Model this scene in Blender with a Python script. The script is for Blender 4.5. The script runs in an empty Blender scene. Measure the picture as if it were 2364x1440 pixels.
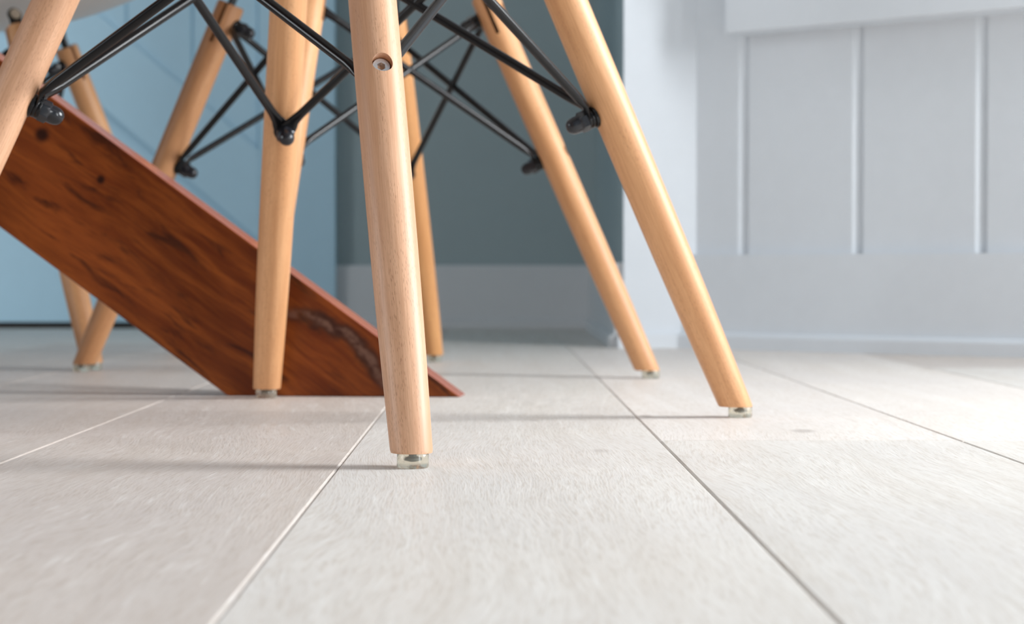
import bpy, bmesh, math, random
from mathutils import Vector, Matrix, Euler
R = math.radians
sc = bpy.context.scene
C = sc.collection
random.seed(4)

# ------------------------------------------------------------------ camera
F_PX, HOR, CAM_H = 4566.0, 628.0, 0.1066          # focal length in px, horizon row, lens height
PITCH = math.atan((720 - HOR) / F_PX)
cam = bpy.data.cameras.new('camera'); camo = bpy.data.objects.new('camera', cam); C.objects.link(camo)
camo.location = (0, 0, CAM_H); camo.rotation_euler = (R(90) - PITCH, 0, 0)
cam.sensor_width = 36; cam.lens = F_PX / 2364 * 36; cam.clip_start = 0.02
cam.dof.use_dof = True; cam.dof.focus_distance = 1.10; cam.dof.aperture_fstop = 13.0
sc.camera = camo

# ------------------------------------------------------------------ world and daylight
w = bpy.data.worlds.new('world'); sc.world = w; w.use_nodes = True
w.node_tree.nodes['Background'].inputs[0].default_value = (0.72, 0.85, 1.0, 1)
w.node_tree.nodes['Background'].inputs[1].default_value = 1.0

def window_light(name, loc, direction, sx, sy, power, col=(0.945, 0.978, 1.0)):
    l = bpy.data.lights.new(name, 'AREA'); l.shape = 'RECTANGLE'; l.size = sx; l.size_y = sy
    l.energy = power; l.color = col
    o = bpy.data.objects.new(name, l); C.objects.link(o); o.location = loc
    o.rotation_euler = Vector(direction).to_track_quat('-Z', 'Y').to_euler()
    return o

# daylight through the right-hand windows and an added left one (room plan in metres); each lamp fills its glazing
P_PAN, P_BAY, P_BAY2, P_SE, P_SW, P_NW = (0.259, 2.781), (1.350, 1.928), (1.720, 0.780), (3.0, -2.5), (-3.0, -2.5), (-3.0, 3.75)
WINDOWS = [  # name, wall start, wall end, s0, s1, z0, z1, lamp power
    ('window_1', P_BAY2, P_SE, 0.60, 2.70, 0.06, 0.85, 80),
    ('window_2', P_BAY, P_BAY2, 0.12, 1.08, 0.50, 1.30, 54),
    ('added_fill_window', P_SW, P_NW, 2.40, 3.90, 0.60, 1.60, 27)]  # unseen left window, added with its lamp to brighten the blue panelling
for nm, p, q, s0, s1, z0, z1, pw in WINDOWS:
    p, q = Vector((*p, 0)), Vector((*q, 0)); d = (q - p).normalized(); inward = Vector((d.y, -d.x, 0))
    c = p + d * ((s0 + s1) / 2) + inward * 0.012; c.z = (z0 + z1) / 2
    window_light('daylight_and_fill', c, inward, z1 - z0 - 0.09, s1 - s0 - 0.09, pw)

sc.view_settings.view_transform = 'Standard'; sc.view_settings.look = 'None'
sc.view_settings.exposure = 0.0; sc.view_settings.gamma = 1.0
sc.view_settings.use_curve_mapping = False

# ------------------------------------------------------------------ helpers
def pix(x, y, p0, n):
    """point where the ray through a photo pixel meets the plane (p0, n)"""
    u, v = (x - 1182) / F_PX, (y - 720) / F_PX
    c, s = math.cos(PITCH), math.sin(PITCH)
    d = Vector((u, c - v * s, -s - v * c))
    o = Vector((0, 0, CAM_H)); t = (Vector(p0) - o).dot(n) / d.dot(n)
    return o + d * t

def link(o, parent=None):
    C.objects.link(o)
    if parent: o.parent = parent
    return o

def obj(name, bm, mt, parent=None, smooth=None):
    me = bpy.data.meshes.new(name)
    bmesh.ops.recalc_face_normals(bm, faces=bm.faces[:])
    bm.to_mesh(me); bm.free()
    me.materials.append(mt)
    if smooth is not None:
        for p in me.polygons: p.use_smooth = True
        me.set_sharp_from_angle(angle=R(smooth))
    return link(bpy.data.objects.new(name, me), parent)

def tag(o, label=None, cat=None, group=None, kind=None):
    if label: o['label'] = label
    if cat: o['category'] = cat
    if group: o['group'] = group
    if kind: o['kind'] = kind
    return o

def prism(bm, pts, frame):
    """pts: 2 lists of local points (same count), joined as a closed prism; frame maps a local point to world"""
    a = [bm.verts.new(frame(p)) for p in pts[0]]; b = [bm.verts.new(frame(p)) for p in pts[1]]
    n = len(a)
    bm.faces.new(a[::-1]); bm.faces.new(b)
    for i in range(n):
        bm.faces.new((a[i], a[(i + 1) % n], b[(i + 1) % n], b[i]))

IDF = lambda p: Vector(p)
def box(bm, x0, x1, y0, y1, z0, z1, frame=IDF):
    prism(bm, ([(x0, y0, z0), (x1, y0, z0), (x1, y1, z0), (x0, y1, z0)],
               [(x0, y0, z1), (x1, y0, z1), (x1, y1, z1), (x0, y1, z1)]), frame)

def bev(bm, w, seg=2):
    bmesh.ops.bevel(bm, geom=bm.edges[:], offset=w, segments=seg, affect='EDGES', profile=0.5)

def lathe(bm, prof, n=32, frame=IDF):
    """profile [(r, z)] turned round local z; r = 0 ends are closed by caps"""
    rings = [[bm.verts.new(frame((r * math.cos(2 * math.pi * i / n), r * math.sin(2 * math.pi * i / n), z))) for i in range(n)]
             for r, z in prof]
    for a, b in zip(rings, rings[1:]):
        for i in range(n):
            bm.faces.new((a[i], a[(i + 1) % n], b[(i + 1) % n], b[i]))
    bm.faces.new(rings[0][::-1]); bm.faces.new(rings[-1])

def seg_frame(p, q):
    """wall segment frame: x along p->q, y outward (right of travel is chosen by sign), z up"""
    p = Vector((p[0], p[1], 0)); q = Vector((q[0], q[1], 0))
    d = (q - p).normalized(); n = Vector((-d.y, d.x, 0))
    return (lambda l: p + d * l[0] + n * l[1] + Vector((0, 0, l[2]))), (q - p).length

# ------------------------------------------------------------------ materials
class N:
    """tiny node-graph helper"""
    def __init__(s, name):
        s.m = bpy.data.materials.new(name); s.m.use_nodes = True
        s.t = s.m.node_tree; s.b = s.t.nodes['Principled BSDF']
    def n(s, typ, **kw):
        nd = s.t.nodes.new(typ)
        for k, v in kw.items(): setattr(nd, k, v)
        return nd
    def put(s, sock, v):
        if isinstance(v, bpy.types.NodeSocket): s.t.links.new(v, sock)
        else: sock.default_value = v
    def math(s, op, a, b=None, c=None, clamp=False):
        nd = s.n('ShaderNodeMath', operation=op, use_clamp=clamp)
        s.put(nd.inputs[0], a)
        if b is not None: s.put(nd.inputs[1], b)
        if c is not None: s.put(nd.inputs[2], c)
        return nd.outputs[0]
    def vmath(s, op, a, b):
        nd = s.n('ShaderNodeVectorMath', operation=op); s.put(nd.inputs[0], a); s.put(nd.inputs[1], b); return nd.outputs[0]
    def coord(s): return s.n('ShaderNodeTexCoord').outputs['Object']
    def scale(s, v, k): return s.vmath('MULTIPLY', v, k)
    def noise(s, v, sc_, det=3.0, rough=0.55, dist=0.0):
        nd = s.n('ShaderNodeTexNoise'); s.put(nd.inputs['Vector'], v); nd.inputs['Scale'].default_value = sc_
        nd.inputs['Detail'].default_value = det; nd.inputs['Roughness'].default_value = rough; nd.inputs['Distortion'].default_value = dist
        return nd.outputs['Fac']
    def voro(s, v, sc_):
        nd = s.n('ShaderNodeTexVoronoi'); s.put(nd.inputs['Vector'], v); nd.inputs['Scale'].default_value = sc_; return nd.outputs['Distance']
    def ramp(s, f, a, b, lo=0.0, hi=1.0):
        nd = s.n('ShaderNodeMapRange'); nd.interpolation_type = 'SMOOTHSTEP'
        s.put(nd.inputs[0], f); nd.inputs[1].default_value = a; nd.inputs[2].default_value = b
        nd.inputs[3].default_value = lo; nd.inputs[4].default_value = hi
        return nd.outputs[0]
    def mix(s, f, a, b, mode='MIX'):
        nd = s.n('ShaderNodeMix', data_type='RGBA', blend_type=mode)
        s.put(nd.inputs[0], f); s.put(nd.inputs[6], a); s.put(nd.inputs[7], b); return nd.outputs[2]
    def bump(s, h, strength, dist=0.001):
        nd = s.n('ShaderNodeBump'); s.put(nd.inputs['Height'], h); nd.inputs['Strength'].default_value = strength
        nd.inputs['Distance'].default_value = dist; s.t.links.new(nd.outputs[0], s.b.inputs['Normal'])
    def set(s, **kw):
        for k, v in kw.items(): s.put(s.b.inputs[k.replace('_', ' ')], v)
        return s.m

def rgb(r, g, b): return (r, g, b, 1)

def mat_beech():
    g = N('beech'); co = g.coord(); inf = g.n('ShaderNodeObjectInfo')
    off = g.n('ShaderNodeCombineXYZ')
    for i in range(3): g.put(off.inputs[i], g.math('MULTIPLY', inf.outputs['Random'], 3.7 + i))
    v = g.vmath('ADD', co, off.outputs[0])
    broad = g.noise(g.scale(v, (85, 85, 5)), 1.0, 3, 0.55, 0.3)
    fine = g.noise(g.scale(v, (1150, 1150, 34)), 1.0, 3, 0.65)
    wob = g.noise(g.scale(v, (260, 260, 60)), 1.0, 2)
    wv = g.n('ShaderNodeCombineXYZ'); g.put(wv.inputs[1], g.math('MULTIPLY', wob, 0.0012)); g.put(wv.inputs[0], g.math('MULTIPLY', wob, 0.0009))
    cells = g.voro(g.scale(g.vmath('ADD', v, wv.outputs[0]), (1500, 1500, 210)), 1.0)
    fleck = g.ramp(cells, 0.15, 0.34, 1, 0)
    patch = g.ramp(g.noise(g.scale(v, (130, 130, 9)), 1.0, 2), 0.36, 0.60)
    fleck = g.math('MULTIPLY', fleck, patch)
    base = inf.outputs['Color']
    c = g.mix(g.ramp(broad, 0.32, 0.68), g.mix(1.0, base, rgb(1.08, 1.09, 1.10), 'MULTIPLY'), g.mix(1.0, base, rgb(0.86, 0.78, 0.70), 'MULTIPLY'))
    c = g.mix(g.ramp(fine, 0.36, 0.66, 0, 0.55), c, g.mix(1.0, base, rgb(0.78, 0.68, 0.60), 'MULTIPLY'))
    c = g.mix(g.math('MULTIPLY', fleck, 0.55), c, g.mix(1.0, base, rgb(0.46, 0.34, 0.27), 'MULTIPLY'))
    g.bump(g.math('SUBTRACT', g.math('MULTIPLY', fine, 0.5), fleck), 0.25, 0.0004)
    return g.set(Base_Color=c, Roughness=0.50, Specular_IOR_Level=0.25, Coat_Weight=0.55, Coat_Roughness=0.42)

def mat_rosewood():
    """reddish hardwood of the plank table; local x runs along the plank, z across it"""
    g = N('red_hardwood'); co = g.coord()
    warp = g.noise(g.scale(co, (4, 5, 9)), 1.0, 3, 0.6)
    wv = g.n('ShaderNodeCombineXYZ'); g.put(wv.inputs[2], g.math('MULTIPLY', g.math('SUBTRACT', warp, 0.5), 0.035))
    v = g.vmath('ADD', co, wv.outputs[0])
    streak = g.noise(g.scale(v, (9, 30, 85)), 1.0, 5, 0.60, 0.3)
    dark = g.noise(g.scale(v, (15, 20, 75)), 1.0, 4, 0.62, 0.5)
    fine = g.noise(g.scale(v, (34, 260, 520)), 1.0, 3, 0.6)
    tone = g.noise(g.scale(co, (4.5, 4, 9)), 1.0, 2)
    c = g.mix(g.ramp(streak, 0.35, 0.68), rgb(0.125, 0.025, 0.006), rgb(0.265, 0.066, 0.013))
    c = g.mix(g.ramp(tone, 0.48, 0.75, 0, 0.6), c, rgb(0.34, 0.082, 0.018))
    c = g.mix(g.ramp(dark, 0.54, 0.70, 0, 0.80), c, rgb(0.038, 0.011, 0.006))
    c = g.mix(g.ramp(fine, 0.45, 0.75, 0, 0.45), c, rgb(0.075, 0.016, 0.005))
    # a long resin fissure near the foot of the plank: dark rim, pale greyish filling
    sx = g.n('ShaderNodeSeparateXYZ'); g.put(sx.inputs[0], co)
    nz = g.noise(g.scale(co, (30, 30, 30)), 1.0, 4, 0.6)
    line = g.math('ADD', sx.outputs[2], g.math('MULTIPLY', g.math('SUBTRACT', nz, 0.5), 0.022))
    bx_ = g.math('SUBTRACT', sx.outputs[0], 0.112); bend = g.math('MULTIPLY', g.math('MULTIPLY', bx_, bx_), 5.0)
    d = g.math('ABSOLUTE', g.math('SUBTRACT', g.math('ADD', line, bend), FISSURE_Z))
    along = g.math('MULTIPLY', g.ramp(sx.outputs[0], 0.040, 0.075), g.ramp(sx.outputs[0], 0.135, 0.185, 1, 0))
    rim = g.math('MULTIPLY', g.ramp(d, 0.003, 0.0105, 1, 0), along)
    core = g.math('MULTIPLY', g.ramp(d, 0.001, 0.0055, 1, 0), g.math('MULTIPLY', along, g.ramp(g.noise(g.scale(co, (45, 45, 70)), 1.0, 3), 0.36, 0.56)))
    c = g.mix(g.math('MULTIPLY', rim, 0.85), c, rgb(0.030, 0.014, 0.011))
    c = g.mix(g.math('MULTIPLY', core, 0.85), c, rgb(0.20, 0.105, 0.075))
    for (kx, kz, kr) in KNOTS:
        dd = g.n('ShaderNodeVectorMath', operation='LENGTH')
        g.put(dd.inputs[0], g.scale(g.vmath('SUBTRACT', co, (kx, 0, kz)), (1, 0, 1)))
        c = g.mix(g.ramp(dd.outputs['Value'], kr * 0.5, kr * 1.5, 0.9, 0), c, rgb(0.015, 0.006, 0.005))
    g.bump(fine, 0.06, 0.0005)
    return g.set(Base_Color=c, Roughness=0.22, Specular_IOR_Level=0.22)

def mat_oak():
    g = N('whitewashed_oak'); co = g.coord(); inf = g.n('ShaderNodeObjectInfo')
    off = g.n('ShaderNodeCombineXYZ')
    for i, k in enumerate((5.3, 11.7, 7.9)): g.put(off.inputs[i], g.math('MULTIPLY', inf.outputs['Random'], k))
    v = g.vmath('ADD', co, off.outputs[0])
    warp = g.noise(g.scale(v, (7, 1.9, 1)), 1.0, 2, 0.45)
    wv = g.n('ShaderNodeCombineXYZ'); g.put(wv.inputs[0], g.math('MULTIPLY', g.math('SUBTRACT', warp, 0.5), 0.085))
    vw = g.vmath('ADD', v, wv.outputs[0])
    ring = g.noise(g.scale(vw, (52, 2.2, 1)), 1.0, 3, 0.6)
    pore = g.noise(g.scale(vw, (950, 48, 1)), 1.0, 2, 0.6)
    pore2 = g.noise(g.scale(vw, (330, 20, 1)), 1.0, 3, 0.6)
    cloud = g.noise(g.scale(v, (5, 3.2, 1)), 1.0, 2)
    base = inf.outputs['Color']
    c = g.mix(g.ramp(ring, 0.35, 0.68, 0, 0.55), base, g.mix(1.0, base, rgb(0.88, 0.85, 0.82), 'MULTIPLY'))
    c = g.mix(g.ramp(cloud, 0.35, 0.7, 0, 0.6), c, g.mix(1.0, base, rgb(0.90, 0.90, 0.92), 'MULTIPLY'))
    c = g.mix(g.ramp(pore, 0.46, 0.70, 0, 0.55), c, g.mix(1.0, base, rgb(0.74, 0.69, 0.64), 'MULTIPLY'))
    c = g.mix(g.ramp(pore2, 0.55, 0.75, 0, 0.35), c, rgb(0.93, 0.91, 0.88))
    knot = g.ramp(g.voro(g.scale(vw, (9, 3.5, 0)), 1.0), 0.025, 0.075, 0.45, 0)
    c = g.mix(knot, c, rgb(0.34, 0.28, 0.24))
    g.bump(g.math('ADD', g.math('MULTIPLY', pore, 0.6), g.math('MULTIPLY', pore2, 0.4)), 0.42, 0.0006)
    return g.set(Base_Color=c, Roughness=g.ramp(pore2, 0.3, 0.7, 0.40, 0.55), Specular_IOR_Level=0.16)

def mat_paint(name, col, rough=0.45, spec=0.4):
    g = N(name); n = g.noise(g.scale(g.coord(), (1, 1, 1)), 38, 3)
    c = g.mix(g.ramp(n, 0.3, 0.7, 0, 0.25), rgb(*col), rgb(*[k * 0.94 for k in col]))
    g.bump(g.noise(g.coord(), 420, 2), 0.02, 0.001)
    return g.set(Base_Color=c, Roughness=rough, Specular_IOR_Level=spec)

def mat_plain(name, col, rough, metal=0.0, spec=0.5, bump=0.0, bscale=900):
    g = N(name); n = g.noise(g.coord(), bscale, 2)
    c = g.mix(g.ramp(n, 0.3, 0.7, 0, 0.4), rgb(*col), rgb(*[k * 0.85 for k in col]))
    if bump: g.bump(n, bump, 0.0004)
    return g.set(Base_Color=c, Roughness=rough, Metallic=metal, Specular_IOR_Level=spec)

def mat_clear():
    g = N('clear_plastic'); n = g.noise(g.coord(), 300, 2)
    return g.set(Base_Color=rgb(0.92, 0.88, 0.74), Roughness=g.ramp(n, 0.3, 0.7, 0.16, 0.30), Transmission_Weight=0.82, IOR=1.46)

FISSURE_Z = 0.104
KNOTS = [(0.428, 0.087, 0.006), (0.363, 0.086, 0.0035)]
M = {}
M['beech'] = mat_beech(); M['red'] = mat_rosewood(); M['oak'] = mat_oak()
M['red_lit_edge'] = mat_plain('red_hardwood_lit_edge', (0.47, 0.155, 0.10), 0.25, 0.0, 0.5, 0.04, 300)  # paler copy for the upper edge: light and reflection put into its colour
M['black'] = mat_plain('black_powder_coat', (0.007, 0.007, 0.008), 0.22, 0.0, 0.35, 0.02, 1500)
M['nut'] = mat_plain('black_nut', (0.010, 0.011, 0.016), 0.22, 0.0, 0.6)
M['zinc'] = mat_plain('zinc_steel', (0.80, 0.82, 0.84), 0.38, 0.85, 0.5)
M['darksteel'] = mat_plain('dark_steel', (0.10, 0.11, 0.11), 0.4, 0.9)
M['rubber'] = mat_plain('beige_rubber', (0.60, 0.50, 0.38), 0.6)
M['clear'] = mat_clear()
M['shell'] = mat_plain('white_plastic_shell', (0.78, 0.77, 0.76), 0.38, 0.0, 0.5, 0.05, 700)
M['white'] = mat_paint('white_paint', (0.83, 0.875, 0.925))
M['base'] = mat_paint('white_baseboard_paint', (0.76, 0.78, 0.80))
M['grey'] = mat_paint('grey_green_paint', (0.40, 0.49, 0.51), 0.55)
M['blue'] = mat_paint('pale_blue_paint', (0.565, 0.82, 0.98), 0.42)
M['room'] = mat_paint('room_paint', (0.33, 0.36, 0.38), 0.6)
M['gap'] = mat_plain('dark_gap', (0.10, 0.085, 0.075), 0.8)
M['glass'] = N('window_glass').set(Base_Color=rgb(0.95, 0.98, 1), Roughness=0.02, Transmission_Weight=1.0, IOR=1.45)

# ------------------------------------------------------------------ floor of separate planks
ROOM = dict(x0=-3.0, y0=-2.5, y1=3.773, top=2.5)
bm = bmesh.new(); box(bm, -3.1, 3.15, -2.6, 3.95, -0.06, -0.0042)
floor = tag(obj('floor', bm, M['gap']), kind='structure')
PW, YAW = 0.190, math.atan(42 / F_PX)
def plank(col, y0, y1, tint):
    x0 = 0.105 + col * PW
    L, wd, b, g = y1 - y0, PW, 0.0012, 0.00012
    bm = bmesh.new()
    lo = [(g, g, -0.004), (wd - g, g, -0.004), (wd - g, L - g, -0.004), (g, L - g, -0.004)]
    mid = [(x, y, -0.0009) for x, y, z in lo]
    hi = [(g + b, g + b, 0), (wd - g - b, g + b, 0), (wd - g - b, L - g - b, 0), (g + b, L - g - b, 0)]
    rings = [[bm.verts.new(p) for p in r] for r in (lo, mid, hi)]
    for a, c in zip(rings, rings[1:]):
        for i in range(4): bm.faces.new((a[i], a[(i + 1) % 4], c[(i + 1) % 4], c[i]))
    bm.faces.new(rings[2]); bm.faces.new(rings[0][::-1])
    o = obj('floor_plank', bm, M['oak'], floor)
    o.rotation_euler = (0, 0, YAW)
    o.location = (x0 * math.cos(YAW) - y0 * math.sin(YAW), x0 * math.sin(YAW) + y0 * math.cos(YAW), 0)
    o.color = (*tint, 1)
TINTS = [tuple(a * b for a, b in zip(t, (1.03, 1.0, 0.97))) for t in [(0.74, 0.725, 0.695), (0.79, 0.74, 0.705), (0.73, 0.68, 0.645), (0.82, 0.80, 0.77), (0.80, 0.78, 0.75), (0.855, 0.82, 0.79)]]
JOINTS = {-1: [-0.9, 3.05], -2: [-0.3, 2.45], 0: [-1.0, 1.251, 3.35], 1: [-0.6, 1.243, 3.4], 2: [0.2, 2.2], -3: [0.35, 2.6]}
TSEL = {-1: [0, 3, 3], -2: [2, 2, 1], 0: [3, 4, 5, 3], 1: [0, 4, 5, 0], -3: [2, 2, 1]}
for col in range(-16, 16):
    js = JOINTS.get(col) or [random.uniform(-1.6, 0.3) + k * 2.2 for k in range(3)]
    js = [-2.5] + [j for j in js if -2.3 < j < 3.6] + [3.76]
    for k, (a, b) in enumerate(zip(js, js[1:])):
        t = TSEL.get(col, [random.randrange(5) for _ in js])
        plank(col, a, b, TINTS[t[k % len(t)]])

# ------------------------------------------------------------------ walls
def wall(name, p, q, mt, z0=0.0, z1=2.5, th=0.1, opening=None):
    """wall whose room face is p->q, thickness to the left of travel"""
    fr, L = seg_frame(p, q); bm = bmesh.new()
    if opening:
        a, b, c, d = opening
        box(bm, 0, L, 0, th, z0, c, fr); box(bm, 0, L, 0, th, d, z1, fr)
        box(bm, 0, a, 0, th, c, d, fr); box(bm, b, L, 0, th, c, d, fr)
    else: box(bm, 0, L, 0, th, z0, z1, fr)
    return tag(obj(name, bm, mt), kind='structure')

P_COR = (0.157, 2.781)                     # corner of the alcove and the white pilaster face
YB = 3.773
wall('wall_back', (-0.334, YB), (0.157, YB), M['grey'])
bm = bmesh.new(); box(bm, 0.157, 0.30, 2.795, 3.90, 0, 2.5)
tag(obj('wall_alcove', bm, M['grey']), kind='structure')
bm = bmesh.new(); box(bm, 0.157, 0.34, 2.781, 2.795, 0, 2.5)
tag(obj('trim_1', bm, M['white']), kind='structure')
bm = bmesh.new()                            # plinth block wrapping the foot of the pilaster face
box(bm, 0.149, 0.30, 2.772, 2.80, 0, 0.020); tag(obj('trim_2', bm, M['white']), kind='structure')

# panelled bay wall below the window: v-jointed boards between a bottom rail and a sill apron
frp, LP = seg_frame(P_PAN, P_BAY)           # y > 0 is outward (away from the room)
WZ0 = 0.56
bm = bmesh.new(); box(bm, 0, LP, 0.014, 0.11, 0, WZ0, frp)
box(bm, 0, LP, 0.0, 0.11, WZ0, 2.5, frp)
wall_right = tag(obj('wall_right', bm, M['white']), kind='structure')
joints = [-0.055, 0.0813, 0.2575, 0.433] + [0.433 + 0.176 * i for i in range(1, 6)] + [LP]
for a, b in zip(joints, joints[1:]):
    a = max(a, -0.02); bm = bmesh.new()
    ch, dp, cl, dl = 0.0125, 0.0075, 0.004, 0.0055
    prof = [(a + 0.0004, 0.0142), (a + 0.0004, dl), (a + cl, 0), (b - ch, 0), (b - 0.0004, dp), (b - 0.0004, 0.0142)]
    prism(bm, ([(x, y, 0.05) for x, y in prof], [(x, y, 0.55) for x, y in prof]), frp)
    obj('panel_board', bm, M['white'], wall_right)
bm = bmesh.new(); box(bm, -0.05, LP, -0.013, 0.013, 0.0, 0.131, frp); obj('bottom_rail', bm, M['white'], wall_right)
bm = bmesh.new()
pr = [(-0.010, 0), (-0.024, 0), (-0.024, 0.017), (-0.021, 0.021), (-0.010, 0.023)]
prism(bm, ([(-0.06, y, z) for y, z in pr], [(LP, y, z) for y, z in pr]), frp); obj('shoe_moulding', bm, M['white'], wall_right)
bm = bmesh.new(); box(bm, 0.077, LP, -0.050, 0.013, 0.431, 0.545, frp); bev(bm, 0.0015, 1); obj('sill_apron', bm, M['white'], wall_right)
bm = bmesh.new(); box(bm, 0.060, LP, -0.070, 0.10, 0.545, WZ0, frp); bev(bm, 0.004, 2); obj('sill', bm, M['white'], wall_right)

wall('wall_bay', P_BAY, P_BAY2, M['room'], opening=WINDOWS[1][3:7])
wall('wall_bay_near', P_BAY2, P_SE, M['room'], opening=WINDOWS[0][3:7])
wall('wall_front', (3.1, -2.5), P_SW, M['room'])
wall('wall_left', P_SW, P_NW, M['room'], opening=WINDOWS[2][3:7])
bm = bmesh.new(); box(bm, -3.1, 3.15, -2.6, 3.95, 2.5, 2.6)
tag(obj('ceiling', bm, M['room']), kind='structure')

def window(name, p, q, s0, s1, z0, z1, _):
    fr, L = seg_frame(p, q); root = bpy.data.objects.new(name, None); link(root); tag(root, kind='structure')
    y0, y1, t = 0.045, 0.095, 0.045
    for (a, b, c, d) in ((s0, s0 + t, z0, z1), (s1 - t, s1, z0, z1), (s0 + t, s1 - t, z0, z0 + t), (s0 + t, s1 - t, z1 - t, z1)):
        bm = bmesh.new(); box(bm, a, b, y0, y1, c, d, fr); obj('frame', bm, M['white'], root)
    m = (s0 + s1) / 2; bm = bmesh.new(); box(bm, m - 0.03, m + 0.03, y0, y1, z0 + t, z1 - t, fr); obj('mullion', bm, M['white'], root)
    for a, b in ((s0 + t, m - 0.03), (m + 0.03, s1 - t)):
        bm = bmesh.new(); box(bm, a, b, 0.078, 0.084, z0 + t, z1 - t, fr); obj('pane', bm, M['glass'], root)
for wd in WINDOWS: window(*wd)

# alcove baseboards
def baseboard(name, p, q, h, mt):
    fr, L = seg_frame(p, q); bm = bmesh.new()
    pr = [(0.001, 0), (-0.020, 0), (-0.020, 0.014), (-0.017, 0.018), (-0.012, 0.019), (-0.012, h - 0.004), (-0.009, h), (0.001, h)]
    prism(bm, ([(0, y, z) for y, z in pr], [(L, y, z) for y, z in pr]), fr)
    return tag(obj(name, bm, mt), kind='structure')
baseboard('baseboard_back', (-0.334, YB), (0.157, YB), 0.120, M['base'])
baseboard('baseboard_right', (0.157, YB - 0.012), (0.157, 2.790), 0.120, M['base'])

# blue panelling of the stair side on the left: boards, a raking rail and a stile
YP = 3.742
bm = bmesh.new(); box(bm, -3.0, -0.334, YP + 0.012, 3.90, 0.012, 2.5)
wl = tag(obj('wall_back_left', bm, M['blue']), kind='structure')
bm = bmesh.new(); box(bm, -3.0, -0.345, YP + 0.035, 3.89, -0.004, 0.012); obj('toe_gap', bm, M['gap'], wl)
pn = Vector((0, 1, 0)); pp = (0, YP - 0.008, 0)
ua, ub = pix(300, 95, pp, pn), pix(430, 205, pp, pn)
sl = (ub.z - ua.z) / (ub.x - ua.x)
ztop = lambda x: ua.z + sl * (x - ua.x)
XS = pix(597, 300, pp, pn).x                # left side of the stile
g = -0.334; k = 0; bx = XS
while bx > -2.9:
    nx = bx - 0.125; bm = bmesh.new()
    zl, zr = max(0.02, ztop(nx) - 0.05), max(0.02, ztop(bx) - 0.05)
    pa = [(nx + 0.0005, YP + 0.0125), (nx + 0.0005, YP + 0.004), (nx + 0.004, YP), (bx - 0.004, YP), (bx - 0.0005, YP + 0.004), (bx - 0.0005, YP + 0.0125)]
    prism(bm, ([(x, y, zl + (zr - zl) * (x - nx) / 0.125) for x, y in pa], [(x, y, 2.49) for x, y in pa]), IDF)
    obj('panel_board', bm, M['blue'], wl); bx = nx
bm = bmesh.new()
x0, x1, hv = -1.45, XS, 0.168
prism(bm, ([(x0, YP - 0.008, ztop(x0) - hv), (x1, YP - 0.008, ztop(x1) - hv), (x1, YP - 0.008, ztop(x1)), (x0, YP - 0.008, ztop(x0))],
           [(x0, YP + 0.0125, ztop(x0) - hv), (x1, YP + 0.0125, ztop(x1) - hv), (x1, YP + 0.0125, ztop(x1)), (x0, YP + 0.0125, ztop(x0))]), IDF)
obj('raking_rail', bm, M['blue'], wl)
bm = bmesh.new(); box(bm, XS, -0.334, YP - 0.006, YP + 0.0125, 0.013, 2.49); obj('stile', bm, M['blue'], wl)

# ------------------------------------------------------------------ chairs
LEAN = 0.4434; TH = math.atan(LEAN); CT, ST = math.cos(TH), math.sin(TH)
RF = 0.3089                                  # foot distance from the chair centre
H_LO, H_UP, H_TOP = 0.2239, 0.3695, 0.388
def leg_world(h):                            # axis point of the leg at height h, in its radial plane
    return Vector((RF - LEAN * h, 0, h))
E1 = Vector((CT, 0, ST)); AX = Vector((-ST, 0, CT))   # outward perpendicular and axis of the leg

def evaluated(o):
    dg = bpy.context.evaluated_depsgraph_get(); dg.update()
    return bpy.data.meshes.new_from_object(o.evaluated_get(dg))

def make_leg_mesh():
    """leg in its own frame: z along the axis, x outward; the bottom is cut level with the floor"""
    prof = [(0.008, .01135), (0.0095, .0117), (0.03, .0122), (0.06, .0129), (0.09, .0134), (0.12, .0138), (0.16, .0141), (0.20, .0143), (0.25, .0145), (0.30, .0145), (0.35, .0145), (0.3855, .0145), (0.388, .0135)]
    n = 64; bm = bmesh.new(); rings = []
    for i, (h, r) in enumerate(prof):
        t = min(1, max(0, (h - 0.008) / 0.08))
        ring = []
        for a in range(n):
            x, y = r * math.cos(2 * math.pi * a / n), r * math.sin(2 * math.pi * a / n)
            ring.append(bm.verts.new((x, y, h / CT - (1 - t) * x * ST / CT)))
        rings.append(ring)
    for a, b in zip(rings, rings[1:]):
        for i in range(n): bm.faces.new((a[i], a[(i + 1) % n], b[(i + 1) % n], b[i]))
    bm.faces.new(rings[0][::-1]); bm.faces.new(rings[-1])
    o = obj('leg_blank', bm, M['beech'])
    cut = bmesh.new()
    for h in (H_LO, H_UP):                   # counterbores for the bolt heads, from outside
        lathe(cut, [(0.0061, 0.0055), (0.0061, 0.03)], 40, lambda p, h=h: (p[2], p[0], h / CT + p[1]))
    box(cut, -0.0021, 0.0021, -0.03, 0.03, (H_TOP - 0.040) / CT, H_TOP / CT + 0.02)
    co = obj('leg_cut', cut, M['beech'])
    md = o.modifiers.new('cut', 'BOOLEAN'); md.object = co; md.operation = 'DIFFERENCE'; md.solver = 'EXACT'
    me = evaluated(o)
    for ob in (o, co): bpy.data.objects.remove(ob)
    for p in me.polygons: p.use_smooth = True
    me.set_sharp_from_angle(angle=R(28)); me.name = 'leg'
    return me

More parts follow.
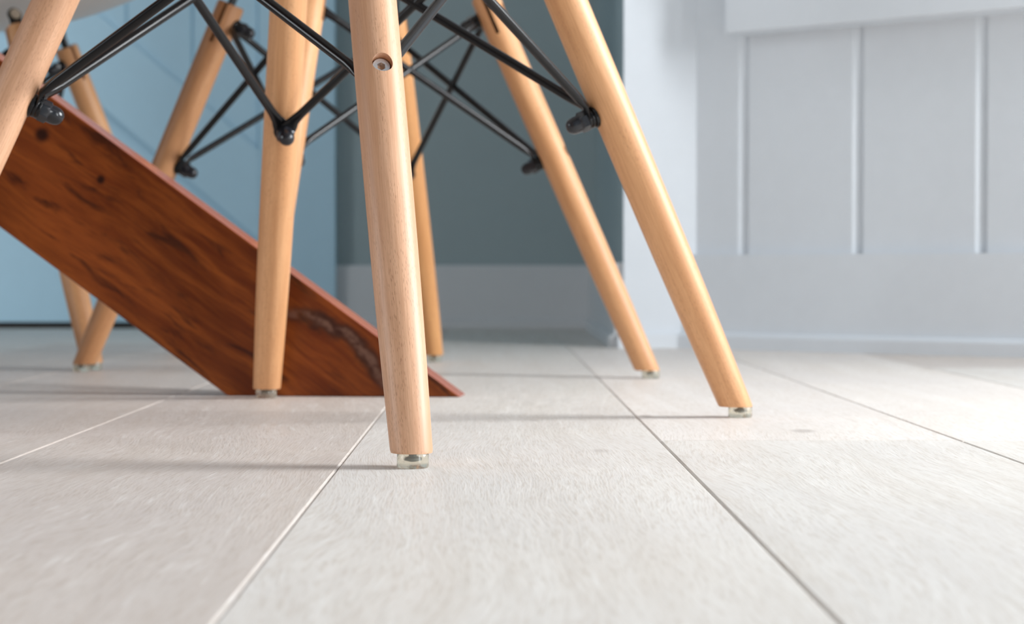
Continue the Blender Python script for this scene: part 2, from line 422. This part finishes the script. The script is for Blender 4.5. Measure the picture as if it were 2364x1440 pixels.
def bolt_bm():
    """socket-head bolt along local x: head face towards +x, hexagonal socket sunk into it"""
    bm = bmesh.new(); n = 36; fr = lambda p: (p[2], p[0], p[1])
    def ring(r, z, hexa=False):
        out = []
        for i in range(n):
            a = 2 * math.pi * i / n; rr = r
            if hexa:
                aa = (a + math.pi / 6) % (math.pi / 3) - math.pi / 6; rr = r / math.cos(aa)
            out.append(bm.verts.new(fr((rr * math.cos(a), rr * math.sin(a), z))))
        return out
    seq = [ring(0.003, -0.019), ring(0.003, 0.0045), ring(0.0052, 0.0052), ring(0.0055, 0.0062), ring(0.0055, 0.0082), ring(0.0051, 0.0090), ring(0.0023, 0.0090, True), ring(0.0022, 0.0048, True)]
    for a, b in zip(seq, seq[1:]):
        for i in range(n): bm.faces.new((a[i], a[(i + 1) % n], b[(i + 1) % n], b[i]))
    bm.faces.new(seq[0][::-1]); bm.faces.new(seq[-1])
    return bm

def nut_bm():
    """acorn nut along local -x with its washer"""
    bm = bmesh.new(); n = 36; fr = lambda p: (-p[2], p[0], p[1])
    def ring(r, z, hx=0.0):
        out = []
        for i in range(n):
            a = 2 * math.pi * i / n; aa = (a + math.pi / 6) % (math.pi / 3) - math.pi / 6
            rr = r * (1 - hx) + hx * r / math.cos(aa)
            out.append(bm.verts.new(fr((rr * math.cos(a), rr * math.sin(a), z))))
        return out
    seq = [ring(.0064, .0205, 1), ring(.0067, .0209, 1), ring(.0067, .0258, 1), ring(.0064, .0266, .3), ring(.0063, .0268), ring(.0063, .0295), ring(.0060, .0318), ring(.0052, .0340), ring(.0038, .0357), ring(.0018, .0366)]
    for a, b in zip(seq, seq[1:]):
        for i in range(n): bm.faces.new((a[i], a[(i + 1) % n], b[(i + 1) % n], b[i]))
    bm.faces.new(seq[0][::-1]); bm.faces.new(seq[-1])
    return bm

def washer_bm():
    bm = bmesh.new(); lathe(bm, [(.0075, .0128), (.0082, .0134), (.0082, .0152), (.0078, .0156)], 32, lambda p: (-p[2], p[0], p[1])); return bm

def rod_bm(k, d, lo_off, up_off):
    """brace rod from the lower bolt of leg k to the upper bolt of leg k+d, ends flattened into eyes"""
    def at(kk, h, off):
        m = Matrix.Rotation(math.pi / 2 * kk, 3, 'Z')
        return m @ (leg_world(h) - E1 * off), m @ E1
    A, ea = at(k, H_LO, lo_off); B, eb = at(k + d, H_UP, up_off)
    def out(P, Q, e):
        v = (Q - P).normalized(); f = (v - e * v.dot(e)).normalized()
        return P + f * 0.0125
    A1, B1 = out(A, B, ea), out(B, A, eb)
    bm = bmesh.new(); n = 16
    def section(P, t, e, wd, th):
        s = t.cross(e).normalized(); q = s.cross(t).normalized()
        return [bm.verts.new(P + s * (wd * math.cos(2 * math.pi * i / n)) + q * (th * math.sin(2 * math.pi * i / n))) for i in range(n)]
    L = (B1 - A1).length; t = (B1 - A1) / L; ta = (A1 - A).normalized(); tb = (B - B1).normalized()
    rr = 0.0035
    secs = [section(A + ta * 0.004, ta, ea, .0066, .0013), section(A + ta * 0.008, ta, ea, .0060, .0014), section(A1, (ta + t).normalized(), ea, .0046, .0024),
            section(A1 + t * 0.008, t, ea, .0037, .0033), section(A1 + t * 0.014, t, ea, rr, rr),
            section(B1 - t * 0.014, t, eb, rr, rr), section(B1 - t * 0.008, t, eb, .0037, .0033), section(B1, (tb + t).normalized(), eb, .0046, .0024),
            section(B - tb * 0.008, tb, eb, .0060, .0014), section(B - tb * 0.004, tb, eb, .0066, .0013)]
    # subdivide the straight run and turn the section frame from one bolt axis to the other
    for a, b in zip(secs, secs[1:]):
        best = min(range(n), key=lambda j: sum((a[i].co - b[(i + j) % n].co).length for i in range(0, n, 4)))
        for i in range(n): bm.faces.new((a[i], a[(i + 1) % n], b[(i + 1 + best) % n], b[(i + best) % n]))
    bm.faces.new(secs[0][::-1]); bm.faces.new(secs[-1])
    for P, e in ((A, ea), (B, eb)):          # eyes
        q = e.to_track_quat('Z', 'Y').to_matrix()
        lathe(bm, [(.0068, -.0013), (.0072, -.0008), (.0072, .0008), (.0068, .0013)], 28, lambda p, P=P, q=q: P + q @ Vector(p))
    return bm

def shell_bm():
    """moulded side-chair shell, front towards local -y"""
    prof = [(-.222, .446), (-.226, .458), (-.215, .462), (-.17, .444), (-.11, .416), (-.05, .4015), (0.0, .398), (.06, .4025), (.12, .420), (.165, .452), (.192, .50), (.207, .56), (.220, .63), (.232, .70), (.241, .76), (.247, .805), (.249, .822)]
    prof = prof[1:]
    half = [.150, .185, .212, .226, .231, .233, .233, .231, .228, .224, .219, .213, .205, .185, .150, .095]
    bm = bmesh.new(); nu = 24; rows = []
    for j, ((y, z), hw) in enumerate(zip(prof, half)):
        back = min(1, max(0, (z - .43) / .12)) if y > .1 else 0
        row = []
        for i in range(nu + 1):
            u = -1 + 2 * i / nu; x = hw * math.sin(u * math.pi / 2 * 0.999)
            k = abs(x / .233); lift = .058 * k ** 2.1
            row.append(bm.verts.new((x, y - back * (lift * 1.1), z + (1 - back) * lift)))
        rows.append(row)
    for a, b in zip(rows, rows[1:]):
        for i in range(nu): bm.faces.new((a[i], a[i + 1], b[i + 1], b[i]))
    bmesh.ops.recalc_face_normals(bm, faces=bm.faces[:])
    bmesh.ops.solidify(bm, geom=bm.faces[:], thickness=-0.005)
    return bm

leg_me = make_leg_mesh()
BROWN = (0.610, 0.315, 0.150)
PINK, TAN, ORANGE = (0.735, 0.430, 0.265), (0.745, 0.405, 0.198), (0.740, 0.375, 0.150)

def make_chair(name, label, face):
    """face: quarter turns of the shell on the square base"""
    root = bpy.data.objects.new(name, None); link(root)
    tag(root, label, 'chair', 'moulded chairs on wooden dowel legs')
    bolt_me = nut_me = wash_me = None
    for k in range(4):
        lg = link(bpy.data.objects.new('leg', leg_me), root)
        a = math.pi / 2 * k
        m = Matrix.Rotation(a, 4, 'Z') @ Matrix.Translation((RF, 0, 0)) @ Matrix.Rotation(-TH, 4, 'Y')
        lg.matrix_local = m; lg.color = (*TAN, 1)
        # clear glide and the screw that shows through it
        bm = bmesh.new(); lathe(bm, [(.0080, .0000), (.0086, .0006), (.0088, .0012), (.0087, .0078), (.0083, .0083)], 40)
        gl = obj('foot_glide', bm, M['clear'], lg, 40); gl.matrix_local = Matrix.Rotation(TH, 4, 'Y'); gl['label'] = 'clear plastic foot glide'
        bm = bmesh.new(); lathe(bm, [(.0012, .0034), (.0034, .0040), (.0034, .0050), (.0015, .0058), (.0015, .0090)], 20)
        s = obj('glide_screw', bm, M['darksteel'], lg, 40); s.matrix_local = Matrix.Rotation(TH, 4, 'Y')
        for h in (H_LO, H_UP):
            for nm, mk, mt in (('socket_bolt', bolt_bm, M['zinc']), ('cap_nut', nut_bm, M['nut']), ('washer', washer_bm, M['black'])):
                o = obj(nm, mk(), mt, lg, 32); o.location = (0, 0, h / CT)
                if nm == 'socket_bolt': o['label'] = 'zinc socket-head bolt sunk in the leg'
                if nm == 'cap_nut': o['label'] = 'black domed cap nut'
        # steel tongue in the slot of the leg, running up to the shell
        bm = bmesh.new()
        zz0, zz1 = (H_TOP - 0.039) / CT, (H_TOP + 0.016) / CT
        box(bm, -.0016, .0016, -.0075, .0075, zz0, zz1); bev(bm, 0.0006, 1)
        lathe(bm, [(.0085, -.0016), (.0085, .0016)], 24, lambda p: (p[2], p[0], zz1 + p[1]))
        obj('mount_plate', bm, M['black'], lg)
        bm = bmesh.new(); lathe(bm, [(.0035, -.004), (.0062, -.0035), (.0062, .0035), (.0035, .004)], 20, lambda p: (p[2], p[0], zz1 + p[1]))
        obj('shock_mount', bm, M['rubber'], lg, 40)
    for k in range(4):
        obj('brace_rod', rod_bm(k, 1, .0169, .0195), M['black'], root, 40)
        obj('brace_rod', rod_bm(k, -1, .0195, .0169), M['black'], root, 40)
    # pads between the mount plates and the shell
    sh = obj('seat_shell', shell_bm(), M['shell'], root, 60); sh.rotation_euler = (0, 0, R(45) + face * math.pi / 2)
    sh['label'] = 'pale moulded plastic seat shell'
    return root

def copy_tree(o, parent=None):
    c = o.copy(); C.objects.link(c); c.parent = parent
    for ch in list(o.children): copy_tree(ch, c)
    return c

def place(root, x, y, th, cols, face):
    # the fitted square has its corners on the local diagonals: leg 0 is the (+x, -y) corner
    root.location = (x, y, 0); root.rotation_euler = (0, 0, th - math.pi / 4)
    legs = [o for o in root.children if o.name.startswith('leg')]
    for o, c in zip(legs, cols): o.color = (*c, 1)
    for o in root.children:
        if o.name.startswith('seat_shell'): o.rotation_euler = (0, 0, R(45) + face * math.pi / 2)

near = make_chair('dining_chair', 'beech-legged chair whose front leg shows a zinc bolt head, standing before the red plank', 0)
mid = copy_tree(near); far = copy_tree(near)
mid['label'] = 'beech-legged chair straddling the floor just behind the foot of the red plank'
far['label'] = 'beech-legged chair by the pale blue panelling, half hidden behind the red plank, pale shell showing'
place(near, -0.1312, 1.3762, -0.533, [PINK, TAN, TAN, PINK], 0)
place(mid, -0.1617, 2.0546, -1.011, [TAN, TAN, ORANGE, BROWN], 0)
place(far, -0.6612, 2.3918, -0.064, [TAN, TAN, TAN, TAN], 0)

# ------------------------------------------------------------------ table with raking plank legs
fl = Vector((0, 0, 1)); fp = (0, 0, 0)
BL, BR = Vector((-0.245, 1.7015, 0)), Vector((-0.0435, 1.6835, 0))
u = (BR - BL).normalized(); nb = Vector((-u.y, u.x, 0))         # nb points away from the camera
def on_face(x, y):
    p = pix(x, y, BL, nb); return ((p - BL).dot(u), p.z)
ta, tb = on_face(117, 223), on_face(1058, 913)
la, lb = on_face(0, 525), on_face(525, 914)
ang = 0.5 * (math.atan2(ta[1] - tb[1], tb[0] - ta[0]) + math.atan2(la[1] - lb[1], lb[0] - la[0]))
X_R = (BR - BL).length                                          # tip of the level cut
THK, HT = 0.040, 0.715
def plank_leg(name, origin, du, dn, parent):
    """raking plank: local x runs up the plank from its tip, z across it, y through it"""
    ca, sa = math.cos(ang), math.sin(ang)
    wdt = X_R * sa                                              # level foot cut of length X_R
    Lup = HT / sa
    # local outline: upper edge is z = wdt, lower edge z = 0
    pts = [(0, wdt), (X_R * ca, 0), (X_R * ca + Lup - 0.0, 0), (Lup, wdt)]
    bm = bmesh.new()
    prism(bm, ([(x, 0, z) for x, z in pts], [(x, THK, z) for x, z in pts]), IDF); bev(bm, 0.0016, 2)
    o = obj(name, bm, M['red'], parent); o.data.materials.append(M['red_lit_edge'])
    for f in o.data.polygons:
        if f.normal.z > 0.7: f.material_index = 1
    # local x -> up the plank (-du*ca + z*sa), local z -> up and to the tip side (du*sa + z*ca)
    ex = -du * ca + Vector((0, 0, sa)); ez = du * sa + Vector((0, 0, ca)); ey = dn
    m = Matrix((ex, ey, ez)).transposed().to_4x4()
    tip = origin - ez * wdt
    m.translation = tip
    return o, m
table = bpy.data.objects.new('dining_table', None); link(table)
table.location = (-0.75, 0.8, 0)
tag(table, 'red hardwood table whose raking plank leg meets the pale floor', 'table')
bpy.context.view_layer.update()
inv = Matrix.Translation(table.location).inverted()
for base in (BR, BR + nb * -1.85):
    o, m = plank_leg('plank_leg', base, u, nb, table); o.matrix_local = inv @ m
    o['label'] = 'thick red-brown raking plank with dark streaks'
    far_tip = base - u * 1.35 + nb * (THK + 0.002)
    o, m = plank_leg('plank_leg', far_tip, -u, nb, table); o.matrix_local = inv @ m
bm = bmesh.new()
ctr = BR - u * 0.675
box(bm, -0.50, 0.32, -2.20, 0.25, 0.712, 0.750, lambda p: (ctr + u * p[0] + nb * p[1] + Vector((0, 0, p[2]))) - table.location)
bev(bm, 0.003, 2); obj('table_top', bm, M['red'], table)
